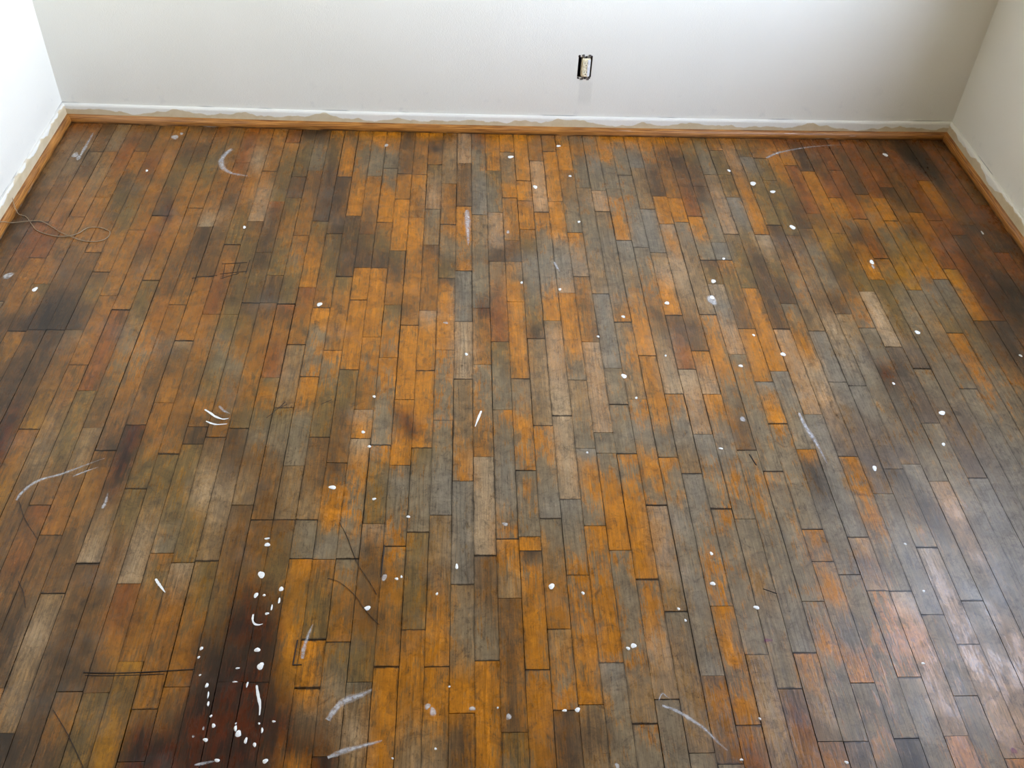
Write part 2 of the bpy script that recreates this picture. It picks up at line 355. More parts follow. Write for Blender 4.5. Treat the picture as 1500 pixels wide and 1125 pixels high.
# ---- the floor board by board: distance from the far moulding in mm + state letter, | is an end joint
COLS = {
    -28: '24r 216t 414B 536D 690D 832B',
    -27: '22r 167t 282t 378B 495o 632| 651r 796r 899B',
    -26: '20B 198| 212t 302D 376o 533o 687r 823| 847H 931H 1057o 1118D',
    -25: '18t 196| 210o 344t 532H 602| 629o 722o 822B 880H 949| 962e 1026o 1117D 1161| 1204o 1260Y 1287B',
    -24: '16B 161r 276r 364o 486| 510o 609H 703o 827B 895B 1025K 1154| 1175B 1313D 1392D',
    -23: '13B 192| 206H 297H 341D 529e 607B 701H 791| 826B 928B 992D 1085D 1154| 1174B 1259D 1391D 1514R 1606R',
    -22: '11B 157o 273r 361B 527e 606e 700o 887| 910B 991e 1054D 1144D 1153| 1173t 1230H 1312H 1416Y 1535| 1561H 1650o 1735Y',
    -21: '9o 132o 298H 448| 465H 624o 669| 699H 789o 892o 1000| 1013H 1143H 1298| 1325H 1403H 1465B 1560t 1672t 1735B 1816B',
    -20: '7o 130B 200D 314e 484D 587| 603o 679r 823B 957H 1064| 1083r 1201r 1284r 1395| 1415e 1513e 1628e 1672B 1776| 1786r 1835r 1864B 1892B 1947r 1983B 2018B 2068B',
    -19: '5D 104o 199D 267e 399o 523o 586| 601H 787H 822o 927| 940e 1051e 1171t 1283M 1389e 1440B 1529| 1548t 1650t 1693B 1756H 1816H 1862| 1874B 2001B 2101D 2164D',
    -18: '28r 126o 197e 354e 439o 541| 561o 713o 803D 872B 1019r 1111H 1255M 1363H 1464o 1559t 1605| 1671Y 1776o 1893B 1966B 2018| 2027t 2117T 2225t 2329| 2337K',
    -17: '26o 148e 263o 330o 519H 599T 645| 675D 802D 888o 1037| 1050H 1170H 1227B 1309B 1439B 1519| 1536R 1605R 1693R 1756B 1855t 1893T 1939| 1948B 2035B 2149D 2225D 2365D',
    -16: '24r 193r 253| 284r 394H 477D 518r 616t 711B 818B 904| 920H 1079H 1195| 1212t 1282B 1362o 1438| 1451H 1559H 1649e 1727| 1735e 1816e 1893B 1930R 1984B 2069B 2150D 2245| 2255B 2311o 2339D',
    -15: '22r 120o 214T 349H 516o 634e 739| 764B 834H 919r 1079| 1109H 1197H 1281o 1361B 1463o 1559o 1616| 1649e 1735e 1816t 1893T 1993| 2002r 2070r 2134o 2196B 2248| 2255e 2312e 2366e',
    -14: '44o 142o 307| 325H 474P 610| 633B 781e 868D 935e 1015e 1078| 1138e 1253G 1361e 1438o 1523| 1547D 1584| 1604e 1692e 1796e 1893G 1912| 1921H 1967e 2036o 2103o 2180| 2189Y 2241e 2299Y 2367Y',
    -13: '42r 111| 140o 256e 431e 493| 513r 573D 688D 779| 832D 917e 1027| 1046B 1137e 1224o 1307G 1412B 1511o 1558| 1581B 1649t 1735T 1816e 1938| 1949T 2037H 2151H 2205B 2227o 2284| 2292B 2341R 2388| 2394R',
    -12: '40D 138e 339| 352D 471| 492e 668o 778e 893| 916B 965D 1026| 1045B 1136o 1252o 1333H 1411o 1486e 1527| 1546D 1649D 1755T 1874t 1934| 1949e 2020e 2103H 2167o 2237| 2242o 2300B 2355R',
    -11: '38D 183G 298| 320o 469o 590o 686| 704o 812M 881e 1029| 1044r 1136o 1251r 1341| 1359e 1411O 1461e 1534G 1648B 1735t 1776| 1855B 1931B 2003e 2071B 2136D 2228R 2369R',
    -10: '51O 134e 296D 426D 604| 627e 776O 880O 950| 964r 1105o 1208| 1222t 1359t 1453| 1473e 1557G 1648B 1692B 1776B 1818| 1836B 1931B 1985o 2037R 2136K 2227| 2244R 2369R',
    -9: '49o 203O 334| 347D 507D 672| 702e 810e 879e 946o 1046| 1058O 1134O 1164G 1277M 1337| 1358O 1435O 1485G 1580G 1653| 1670t 1755t 1818| 1836B 1949e 2038B 2105R 2168K 2228| 2259R 2370R',
    -8: '47O 96e 247m 337o 465O 570| 578D 682e 773D 895| 912e 1010o 1133o 1229| 1235O 1304m 1410e 1509e 1557| 1603B 1692B 1776t 1818| 1836G 1894G 1929| 1941O 2003o 2072e 2113O 2184Y 2245B 2302R 2371D',
    -7: '45O 104O 161G 268G 326| 344o 463o 525B 673| 684e 772D 850| 860O 1006| 1015O 1191O 1309| 1317e 1435e 1484D 1603B 1643| 1659D 1734M 1816O 1865G 1930| 1950o 2038e 2133| 2138O 2242| 2248O 2303t 2345B 2398O',
    -6: '53O 126o 174G 271| 289G 377M 462O 606| 622o 698e 824D 849| 859O 976O 1173| 1182O 1276M 1383o 1459| 1472P 1532O 1563| 1575T 1648O 1692M 1776M 1836M 1894G 1928| 1941G 2039o 2138| 2146e 2231G 2303T 2345B 2383| 2388R',
    -5: '65D 110B 309| 323o 468| 481O 620O 759| 770e 875D 942o 1029| 1039e 1161M 1258| 1269M 1382M 1434G 1584| 1591M 1691e 1776e 1830| 1836P 1875B 1986B 2106B 2170e 2230| 2234G 2290t 2346T 2399t',
    -4: '63O 146o 312| 321O 458o 576| 588O 768O 839o 874O 1006o 1118| 1130O 1302O 1421| 1428O 1496R 1556O 1650| 1656M 1691g 1776G 1836M 1896| 1904M 1987o 2106o 2197| 2202O 2290O 2374O',
    -3: '71O 135K 191o 242| 261e 328t 436P 523| 539G 675t 727| 738D 796O 873o 1053| 1062P 1159O 1309| 1318O 1458O 1555O 1593| 1602e 1691G 1776G 1854| 1862e 1987e 2110| 2115o 2202O 2291o 2374t',
    -2: '69o 142t 366| 379o 497o 612| 624o 766G 837e 896| 912D 956O 1098O 1225| 1234M 1355m 1497| 1507m 1602G 1691g 1806| 1812t 1932t 2022o 2107O 2198| 2203O 2292O 2375t',
    -1: '67P 230| 248B 503| 516O 691O 765G 818O 860| 871g 1003g 1101| 1110T 1216T 1343| 1354t 1507t 1669M 1702| 1708g 1856g 1998| 2005t 2108G 2172t 2233O 2299| 2304o 2335B 2376B',
    0: '65r 114G 278G 410g 554| 614t 800G 1038| 1050o 1127o 1283| 1294m 1406m 1554o 1622| 1629T 1776T 1921| 1929B 2023B 2124G 2185| 2191O 2293O 2376O',
    1: '63O 276| 294e 451G 537| 549P 689P 762D 809| 820t 1034r 1186| 1194e 1353G 1457| 1467M 1554G 1646g 1786g 1816M 1876| 1882O 1951M 1988t 2034| 2041B 2173B 2279B 2340| 2344e 2390e',
    2: '61O 149| 168t 319t 385O 449| 462o 611o 695| 710B 790D 811| 822O 1007| 1017O 1185O 1339| 1347t 1431G 1471O 1530O 1577M 1666| 1673G 1734M 1817G 1868| 1874O 1907| 1914D 1952M 2041O 2205| 2211M 2250O 2337O 2391o',
    3: '59O 227O 340| 353O 464| 477O 633| 648o 742e 831g 967G 1094e 1149D 1172| 1184t 1352t 1513| 1522M 1601M 1690G 1776g 1815| 1823G 1933t 2024o 2111| 2117t 2236M 2296| 2302D 2365D',
    4: '57o 206| 225P 403P 532| 549o 647M 759G 848g 933M 1047O 1093| 1103t 1154P 1297P 1404T 1478| 1488T 1646T 1757| 1765g 1876G 1952M 1974| 1981M 2076M 2174O 2284| 2289t 2324B 2372t',
    5: '55o 138| 157O 314O 465| 478O 684O 739g 847g 915P 962| 972O 1093O 1241O 1297G 1343| 1351t 1430t 1505G 1593| 1600g 1668O 1755m 1837| 1843O 1952M 2076O 2175M 2192| 2198g 2296G 2380G',
    6: '53O 198O 263| 281o 443t 566G 648| 663O 720O 810P 880| 894o 1029o 1185| 1197P 1324P 1455P 1538| 1546G 1609| 1618G 1690M 1776O 1876O 1907| 1915m 2007G 2093m 2175m 2237t 2325| 2329M 2367G',
    7: '51o 149o 220G 377| 394t 564G 718G 862t 963| 973g 1122g 1293| 1304G 1436| 1444G 1553G 1611| 1618M 1690m 1776O 1896O 1987| 1993M 2077M 2160P 2238t 2274| 2279G 2381G',
    8: '49O 147M 218g 318G 393| 406P 523| 535t 661G 790t 878G 962g 1043O 1096| 1106t 1239M 1349t 1415| 1423M 1552m 1645O 1733M 1776| 1817P 1934P 2007t 2069| 2074G 2160t 2238t 2326t 2386| 2390G',
    9: '47O 178O 216G 382| 395m 521M 601O 686| 701g 807G 894t 1026M 1120O 1241| 1252O 1349O 1491O 1552G 1622| 1690M 1755G 1837g 1915G 2008g 2111G 2176g 2223| 2231B 2298M 2355B 2409|',
    10: '45O 143G 292| 306G 478m 639g 722| 788G 960M 1057B 1179t 1294T 1394| 1402M 1440m 1528g 1599t 1674| 1683g 1776g 1896m 1990M 2057| 2064O 2177O 2239M 2299O 2330| 2336o 2397r',
    11: '43O 175g 240| 259t 502| 518g 676g 750| 805t 858P 960O 1063| 1072B 1208r 1296| 1307T 1427P 1542| 1551g 1690m 1786| 1817M 1934G 2026m 2112G 2176| 2182t 2299T 2384t',
    12: '41O 139M 257D 421| 433O 589| 605P 674O 757P 857T 991t 1056B 1219| 1230O 1347P 1393| 1401O 1502M 1575g 1689M 1775m 1817| 1896G 2008t 2129G 2254| 2260B 2314r 2385o',
    13: '39O 161D 278o 432| 444O 576| 596G 784t 991t 1058| 1070M 1235O 1320M 1374G 1502B 1598| 1644G 1733M 1857G 1991G 2129g 2172| 2178O 2300t 2366| 2372o',
    14: '37O 159D 299B 430r 542| 558O 653O 710G 787| 801D 872e 910| 923T 1022g 1116P 1232| 1243G 1346o 1400G 1502G 1598G 1667| 1689M 1775G 1897G 2046| 2053G 2146O 2210G 2367| 2372b',
    15: '35o 134e 251D 355| 372D 553G 690| 701g 786| 797o 922e 1021B 1121| 1131O 1263O 1343| 1354g 1412O 1504| 1514M 1644G 1775G 1849| 1855O 1939| 1945O 2027O 2114g 2163d 2203O 2242| 2248G 2331M 2400G',
    16: '33e 132G 277| 295t 427P 642| 654t 744e 852e 928| 938O 1084O 1234O 1301| 1313g 1451G 1593| 1600O 1644d 1733d 1817g 1877G 1976| 1982G 2080G 2163M 2302G 2362| 2367d',
    17: '31o 110| 130e 275| 294e 421| 438g 550g 668e 780D 954D 1120| 1129P 1318P 1468| 1476g 1644g 1775g 1871| 1877P 1954P 2020| 2028M 2131M 2230| 2237G 2332g 2402G',
    18: '29O 152P 337o 424O 644| 659T 742t 815e 936D 1002| 1050G 1128O 1232O 1303T 1450P 1549b 1618| 1627O 1733M 1817O 1897G 2021| 2028T 2131O 2243P 2358| 2362O',
    19: '27o 77e 150| 169g 308e 465e 587| 642D 759B 918M 1018t 1128| 1137g 1344| 1355g 1500b 1597b 1739| 1748G 1897g 2010g 2081| 2148G 2273| 2277G',
    20: '25o 158| 177e 307| 324e 546e 645| 702B 848t 984B 1080T 1202T 1288g 1357| 1423g 1549b 1659| 1666d 1775G 1901| 1907T 2028P 2155| 2162P 2275P',
    21: '23r 122O 241O 376e 503D 604| 616B 738G 882G 983D 1048| 1111t 1259g 1397G 1499G 1573b 1643| 1688g 1817d 1897G 2011g 2047| 2133g 2245P',
    22: '21r 144O 202| 216r 418r 514| 527B 662Y 792e 915B 1047M 1110| 1171G 1342G 1474d 1596G 1699| 1706P 1817P 1936P 2029g 2082P 2245P',
    23: '19r 94D 242| 256O 416O 521o 629| 645Y 754D 845e 938| 948T 1078T 1194| 1203b 1286d 1369b 1448b 1499| 1572G 1732G 1878g 2029g 2166g',
    24: '17r 189B 327r 414| 457O 540M 659D 790O 879| 913e 1077e 1228b 1286| 1368G 1498b 1619b 1688| 1754g 1898g 2047g',
    25: '15r 229| 243r 391r 543| 555o 677r 767| 778o 878e 1012G 1092| 1169G 1341G 1473b 1596b 1732g 1898g',
    26: '13r 161B 301D 390| 454o 537O 617G 732e 841Y 928| 945G 1107t 1285G 1367| 1447G 1595g 1775g',
    27: '11r 183r 410| 423O 552| 564M 674e 768Y 876M 978g 1075e 1131| 1140O 1284O 1367M 1472G 1642g',
    28: '9r 109B 252r 342| 408D 493o 615D 711Y 821O 874| 943g 1074e 1226G 1339m 1497G',
    29: '7B 179r 296B 496| 508O 691r 817| 828Y 942O 1073| 1083B 1196d 1311o 1419G 1497g',
    30: '4B 80r 225r 405r 544| 556r 728r 907r 1040r 1072| 1165d 1282d 1392G',
    31: '28D 127K 223r 292| 403O 571r 630| 726D 871r 974D 1103D 1224o',
    32: '0r 101K 212K 313D 445B 569| 609D 725r 835D 973K 1133b',
    33: '-2r 172r 356r 527r 647D 724| 834r 938D 1038K',
    34: '-4D 170r 355B 442| 526r 685D 833r 903o',
}
DRIPS = [
    ('s',-1.3582,-0.2234,0.0136,0.0181), ('s',-1.3418,-0.2411,0.009,0.018), ('s',-1.0511,-0.0887,0.0142,0.0193), ('s',-1.0326,-0.0635,0.0071,0.0098),
    ('s',-1.351,-0.9121,0.0154,0.0164), ('d',-1.2553,-0.9753,0.0076,0.0096), ('d',-0.333,-1.7216,0.008,0.0064), ('d',-0.4607,-1.971,0.0073,0.009),
    ('d',-0.4635,-1.8728,0.0061,0.0029), ('d',-0.4601,-1.8899,0.0075,0.0047), ('d',-0.4641,-2.0238,0.0043,0.0069), ('d',-0.4469,-2.0239,0.0029,0.0035),
    ('d',-0.4131,-2.0084,0.0043,0.007), ('d',-0.4133,-2.0378,0.0021,0.0086), ('d',-0.4266,-2.0548,0.0017,0.0085), ('d',-0.4343,-2.0699,0.0042,0.0033),
    ('d',-0.4408,-2.1558,0.0055,0.0055), ('d',-0.4289,-2.1931,0.0068,0.0077), ('d',-0.4734,-2.1973,0.004,0.0023), ('d',-0.4736,-2.2274,0.0047,0.0018),
    ('d',-0.5268,-2.2342,0.0029,0.0059), ('d',-0.5202,-2.2548,0.0018,0.0073), ('d',-0.5166,-2.2737,0.0021,0.0058), ('d',-0.5065,-2.2994,0.0026,0.0028),
    ('d',-0.4977,-2.319,0.0039,0.0042), ('s',-0.5158,-2.3243,0.0019,0.0055), ('d',-0.5075,-2.3476,0.0044,0.0041), ('s',-0.5317,-2.3405,0.0029,0.0031),
    ('d',-0.4485,-2.3361,0.0064,0.0062), ('d',-0.4556,-2.3251,0.0026,0.0069), ('d',-0.4566,-2.3153,0.0019,0.0021), ('d',-0.4322,-2.35,0.0032,0.0061),
    ('d',-0.4144,-2.3583,0.0032,0.0047), ('d',-0.3899,-2.3906,0.005,0.0046), ('d',-0.4486,-2.2336,0.0021,0.0059), ('d',-0.4048,-2.3298,0.0023,0.0055),
    ('d',-0.3855,-2.312,0.0039,0.0021), ('d',-0.4126,-2.3159,0.0022,0.0024), ('d',-0.4785,-2.388,0.005,0.0033), ('d',-0.555,-2.172,0.0027,0.0031),
    ('d',-0.5444,-2.2117,0.0023,0.0023), ('d',-0.5535,-2.1517,0.003,0.0047), ('d',-0.4392,-1.03,0.007,0.0094), ('d',-0.2567,-1.4111,0.0039,0.0051),
    ('d',-0.275,-1.5396,0.0051,0.0047), ('d',-0.2561,-1.5886,0.004,0.0046), ('d',-0.2327,-1.7572,0.0048,0.0037), ('d',-0.1509,-1.8103,0.0041,0.004),
    ('s',-0.1952,-1.9793,0.0059,0.0108), ('d',-0.1684,-1.983,0.0038,0.0036), ('d',-0.1583,-1.9777,0.0027,0.0032), ('d',-0.2263,-2.0577,0.0072,0.0054),
    ('d',-0.0382,-1.9509,0.0036,0.0066), ('d',0.1684,-2.0043,0.0066,0.0075), ('d',0.2356,-2.0223,0.0036,0.0042), ('s',0.0722,-1.8325,0.0079,0.006),
    ('d',0.3295,-2.1527,0.0057,0.0064), ('d',0.3174,-2.159,0.0043,0.004), ('d',0.201,-2.2948,0.0054,0.0049), ('d',0.1754,-2.296,0.0054,0.0026),
    ('s',-0.005,-2.2896,0.0067,0.0058), ('s',-0.0929,-2.2842,0.0066,0.0072), ('s',-0.0819,-2.2958,0.0079,0.01), ('s',0.0653,-2.3076,0.0053,0.0085),
    ('s',0.2663,-2.4091,0.0052,0.0066), ('d',-0.0509,-2.2422,0.0024,0.0024), ('d',-0.0749,-2.3709,0.0028,0.0022), ('d',-0.1547,-2.3886,0.0023,0.0021),
    ('d',0.0444,-2.2887,0.0021,0.0022), ('d',0.5048,-2.4004,0.0031,0.0027), ('d',0.7059,-2.4086,0.004,0.0032), ('d',0.5587,-2.3178,0.0027,0.0029),
    ('d',0.977,-0.331,0.0097,0.0135), ('d',1.035,-0.382,0.0096,0.0088), ('d',1.0507,-0.5976,0.0092,0.012), ('d',0.9095,-0.2472,0.0059,0.0084),
    ('d',1.5161,-0.1159,0.0088,0.0119), ('d',1.2575,-0.786,0.0071,0.011), ('s',1.254,-0.8113,0.0057,0.0108), ('d',1.2863,-1.1293,0.0081,0.0074),
    ('d',1.2383,-1.4605,0.0093,0.0077), ('d',1.2003,-1.5746,0.0043,0.0058), ('d',0.9947,-1.6571,0.0052,0.0091), ('d',1.1442,-1.3477,0.0042,0.0049),
    ('d',0.9939,-1.8914,0.0032,0.0035), ('d',0.9921,-2.021,0.0031,0.0036), ('d',0.928,-2.1995,0.0038,0.0032), ('d',1.6841,-0.6124,0.0037,0.0096),
    ('d',1.5514,-1.2275,0.0044,0.0059), ('d',0.7321,-0.896,0.0063,0.0103), ('s',0.7104,-0.9901,0.0144,0.0295), ('d',0.7129,-0.9769,0.0083,0.0079),
    ('d',0.5731,-1.0055,0.0081,0.0065), ('d',0.7865,-0.7785,0.0043,0.0062), ('d',0.5338,-1.2403,0.0031,0.004), ('d',0.8666,-1.2303,0.0066,0.0087),
    ('d',0.7363,-1.2803,0.0057,0.0056), ('d',0.8012,-1.1486,0.004,0.0051), ('s',0.6987,-1.4871,0.0072,0.0125), ('d',0.6212,-1.5916,0.0052,0.0033),
    ('d',0.5366,-1.9172,0.0041,0.0046), ('d',0.5245,-1.9988,0.0055,0.0054), ('d',0.6083,-2.0612,0.006,0.0052), ('d',0.4483,-2.0926,0.0029,0.0034),
    ('d',0.4383,-2.0636,0.0033,0.0034), ('d',0.4357,-1.0714,0.0052,0.0063), ('d',0.3534,-1.1611,0.0039,0.0048), ('d',0.4076,-1.3254,0.0074,0.0082),
    ('d',0.1475,-0.9146,0.0037,0.0054), ('d',0.2821,-1.607,0.0034,0.0032), ('d',0.4301,-1.4102,0.0036,0.0042), ('d',-0.0176,-1.2415,0.0045,0.0057),
    ('s',-0.0757,-1.1074,0.0077,0.0061), ('d',0.2159,-0.3779,0.007,0.0113), ('d',0.1387,-0.1816,0.0097,0.0094), ('s',-0.3028,-0.1173,0.0072,0.0145),
    ('d',0.3477,-0.5851,0.0045,0.0063), ('s',0.1147,-0.6498,0.0065,0.0092), ('d',-0.0802,-2.0224,0.0029,0.0035), ('d',0.2602,-0.9458,0.0041,0.0066),
    ('d',-1.0947,-0.3172,0.0045,0.007), ('d',-0.7156,-0.6451,0.0051,0.0076), ('d',0.3406,-0.3032,0.0048,0.0063), ('d',0.3144,-0.0981,0.0074,0.0078),
    ('m',1.0413,-2.3901,0.0068,0.0082), ('m',0.6152,-2.1421,0.0102,0.0049),
]
SMEARS = [
    (0.008,[(-0.8377,-0.1618),(-0.8545,-0.1999),(-0.8602,-0.2461),(-0.8452,-0.2907),(-0.817,-0.3208),(-0.7853,-0.3329),(-0.7544,-0.3406)]),
    (0.0027,[(-0.6802,-1.4624),(-0.6642,-1.4746),(-0.65,-1.4867),(-0.6296,-1.4963),(-0.6149,-1.4937)]),
    (0.0024,[(-0.6688,-1.5038),(-0.6556,-1.5109),(-0.6396,-1.5156),(-0.6148,-1.513)]),
    (0.0034,[(-0.6466,-1.4497),(-0.6315,-1.467),(-0.6145,-1.4767)]),
    (0.0038,[(-1.0478,-1.7619),(-1.0438,-1.7414),(-1.0293,-1.7144),(-1.0097,-1.6974),(-0.9776,-1.6846),(-0.9464,-1.6673),(-0.9139,-1.6475),(-0.8835,-1.6298)]),
    (0.0025,[(-0.9418,-1.6888),(-0.9219,-1.6758),(-0.8902,-1.6584)]),
    (0.0029,[(-0.6838,-1.9807),(-0.6775,-1.9896),(-0.6675,-2.0019),(-0.6558,-2.0159)]),
    (0.0022,[(-0.4623,-2.0714),(-0.4616,-2.0847),(-0.4559,-2.0946),(-0.4471,-2.0971),(-0.439,-2.0947)]),
    (0.0029,[(-0.4298,-2.2352),(-0.4239,-2.2559),(-0.4164,-2.2791),(-0.4146,-2.299)]),
    (0.0025,[(-0.5179,-2.3966),(-0.5,-2.393),(-0.4808,-2.3893)]),
    (0.0028,[(0.0212,-1.462),(0.0139,-1.4869),(0.005,-1.5187)]),
    (0.0016,[(0.3645,-2.2763),(0.3735,-2.2616),(0.3809,-2.2676),(0.3893,-2.2751)]),
    (0.004,[(0.3696,-2.2881),(0.3952,-2.2985),(0.4219,-2.3176),(0.4453,-2.3377),(0.4646,-2.3631),(0.4821,-2.3825)]),
    (0.0051,[(1.0623,-0.157),(1.0932,-0.1318),(1.1398,-0.1056),(1.2567,-0.0665),(1.3909,-0.0463)]),
    (0.0042,[(-0.3476,-2.1769),(-0.3477,-2.1534),(-0.3418,-2.1215),(-0.3362,-2.0971)]),
    (0.0067,[(-0.2832,-2.3105),(-0.2604,-2.2751),(-0.2221,-2.2581),(-0.2029,-2.2465)]),
    (0.0045,[(-0.2754,-2.3856),(-0.2449,-2.3727),(-0.2075,-2.3624),(-0.176,-2.3533)]),
    (0.0077,[(-0.0158,-0.5275),(-0.0136,-0.6146),(-0.0115,-0.7281)]),
    (0.0051,[(-1.3388,-0.2273),(-1.339,-0.1529),(-1.3394,-0.0663)]),
    (0.0038,[(-0.8481,-1.7861),(-0.8458,-1.7658),(-0.8482,-1.7391)]),
    (0.0053,[(0.8524,-1.4633),(0.8577,-1.5133),(0.8702,-1.5738),(0.8792,-1.6438)]),
    (0.0042,[(0.2529,-0.8086),(0.2594,-0.8367),(0.2663,-0.8575)]),
]
STAINS = [
    (-0.478,-2.191,0.084,0.095,'R',0.95), (-0.472,-2.343,0.108,0.096,'R',0.95), (-0.467,-2.096,0.063,0.069,'R',0.6), (-0.55,-2.136,0.041,0.048,'D',0.5),
    (-0.484,-2.16,0.061,0.044,'K',0.6), (-0.356,-2.351,0.089,0.054,'R',0.6), (-1.167,-1.116,0.07,0.089,'K',0.7), (-0.668,-1.523,0.1,0.036,'D',0.4),
    (-1.134,-1.365,0.086,0.142,'D',0.45), (1.137,-1.287,0.035,0.062,'R',0.85), (1.132,-1.448,0.046,0.041,'D',0.55), (1.192,-1.435,0.034,0.036,'D',0.5),
    (1.617,-0.141,0.036,0.039,'K',0.9), (1.626,-0.203,0.036,0.043,'K',0.8), (1.609,-0.053,0.037,0.041,'K',0.6), (0.616,-1.148,0.043,0.066,'D',0.5),
    (0.877,-1.954,0.038,0.034,'R',0.6), (-0.151,-1.527,0.024,0.034,'R',0.8), (0.035,-1.05,0.018,0.044,'R',0.8), (-0.972,-0.583,0.011,0.035,'R',0.95),
    (1.127,-0.846,0.043,0.05,'D',0.6), (-0.645,-0.989,0.088,0.07,'D',0.6), (-0.792,-0.887,0.089,0.034,'D',0.4), (-0.108,-0.803,0.25,0.05,'D',0.3),
    (-0.367,-0.681,0.064,0.052,'R',0.35), (-0.425,-0.738,0.084,0.087,'D',0.35), (-0.542,-0.364,0.113,0.108,'D',0.45), (-0.896,-1.605,0.023,0.09,'R',0.6),
    (-0.86,-1.559,0.03,0.07,'R',0.4), (-0.857,-1.693,0.031,0.085,'R',0.4), (1.599,-0.94,0.086,0.102,'K',0.6), (1.343,-1.227,0.079,0.088,'D',0.4),
    (1.548,-1.165,0.081,0.122,'D',0.4), (1.036,-1.786,0.05,0.046,'D',0.4), (0.992,-1.034,0.062,0.097,'D',0.3), (1.262,-1.447,0.056,0.036,'D',0.4),
    (-0.827,-2.165,0.054,0.077,'D',0.4), (-0.776,-2.203,0.04,0.03,'D',0.4), (0.402,-0.755,0.172,0.073,'g',0.4), (1.287,-0.638,0.069,0.063,'D',0.3),
    (0.461,-1.552,0.07,0.048,'g',0.5), (0.225,-0.848,0.125,0.056,'g',0.5), (1.56,-0.004,0.239,0.031,'D',0.5), (-1.361,-0.048,0.094,0.039,'D',0.3),
    (-0.516,-0.062,0.121,0.039,'K',0.4), (-0.099,-0.075,0.147,0.03,'K',0.4), (0.397,-0.055,0.075,0.04,'g',0.6), (0.613,-2.121,0.088,0.05,'g',0.4),
    (1.114,-1.974,0.063,0.074,'g',0.5), (0.827,-1.935,0.063,0.076,'g',0.3),
]
SCUFFS = [
    ([(-0.8241,-0.9124),(-0.7879,-0.905),(-0.7536,-0.8976)],0.0012),
    ([(-0.7502,-0.8396),(-0.7105,-0.8352),(-0.6768,-0.831)],0.0012),
    ([(-0.7469,-0.8907),(-0.7123,-0.8832),(-0.6695,-0.8755)],0.0012),
    ([(-0.7406,-0.914),(-0.7193,-0.9002),(-0.6918,-0.8861)],0.001),
    ([(-0.7407,-0.8359),(-0.7347,-0.9139)],0.001),
    ([(-0.6964,-0.8349),(-0.6986,-0.893)],0.001),
    ([(-0.6709,-0.8169),(-0.6718,-0.8857)],0.001),
    ([(-0.5216,-1.4916),(-0.5002,-1.462),(-0.4819,-1.4319)],0.0008),
    ([(-0.5081,-1.467),(-0.4771,-1.4419)],0.0008),
    ([(-0.3905,-1.4412),(-0.3645,-1.4233)],0.0009),
    ([(-0.2006,-1.8913),(-0.2016,-1.9233),(-0.2026,-1.9782)],0.0016),
    ([(0.6899,-1.6109),(0.6991,-1.6475)],0.0018),
    ([(0.634,-2.0127),(0.6615,-2.0253)],0.0012),
]

# wall_back: face bent for lens distortion, with the outlet hole cut through it
HX0, HX1, HZ0, HZ1, HD = .3710, .4205, .2165, .2915, .055
bm = bmesh.new()
xs = [XL + (XR - XL) * i / 24 for i in range(25)] + [HX0, HX1]
xs.sort()
zs = [0, HZ0, HZ1, 1.0, ZC]
g = {(i, j): bm.verts.new((x, YB - lens_bow(x), z)) for i, x in enumerate(xs) for j, z in enumerate(zs)}
b = {(i, j): bm.verts.new((x, YB + .12, z)) for i, x in enumerate(xs) for j, z in ((0, 0), (4, ZC))}
for i in range(len(xs) - 1):
    for j in range(4):
        hole = HX0 - 1e-6 <= xs[i] and xs[i + 1] <= HX1 + 1e-6 and j == 1
        q = [g[i, j], g[i + 1, j], g[i + 1, j + 1], g[i, j + 1]]
        if not hole:
            bm.faces.new(q)
        else:
            d = [bm.verts.new((v.co.x, v.co.y + HD, v.co.z)) for v in q]
            bm.faces.new(d)
            for k in range(4): bm.faces.new((q[k], q[(k + 1) % 4], d[(k + 1) % 4], d[k]))
    bm.faces.new((b[i, 0], b[i, 4], b[i + 1, 4], b[i + 1, 0]))
    bm.faces.new((g[i, 4], g[i + 1, 4], b[i + 1, 4], b[i, 4]))
    bm.faces.new((g[i, 0], b[i, 0], b[i + 1, 0], g[i + 1, 0]))
tag(obj('wall_back', bm, M_WALLB), 'white painted wall with an uncovered outlet hole', 'wall', kind='structure')

bm = bmesh.new(); add_box(bm, XL - .12, XL, YF, YB + .12, 0, ZC)
tag(obj('wall_left', bm, M_WALL), 'white painted side wall beside the floor wire', 'wall', kind='structure')
bm = bmesh.new(); add_box(bm, XL - .12, XR + WALL_T, YF - .12, YF, 0, ZC)
tag(obj('wall_front', bm, M_FRONT), 'tan painted wall facing the outlet wall', 'wall', kind='structure')
bm = bmesh.new()
for a in ((YF, WIN_Y0, 0, ZC), (WIN_Y1, YB + .12, 0, ZC), (WIN_Y0, WIN_Y1, 0, WIN_Z0), (WIN_Y0, WIN_Y1, WIN_Z1, ZC)):
    add_box(bm, XR, XR + WALL_T, *a)
tag(obj('wall_right', bm, M_WALL), 'shaded white side wall that holds the window', 'wall', kind='structure')
bm = bmesh.new(); add_box(bm, XL - .12, XR + WALL_T, YF - .12, YB + .12, ZC, ZC + .1)
tag(obj('ceiling', bm, M_CEIL), 'plain white ceiling of the room', 'ceiling', kind='structure')

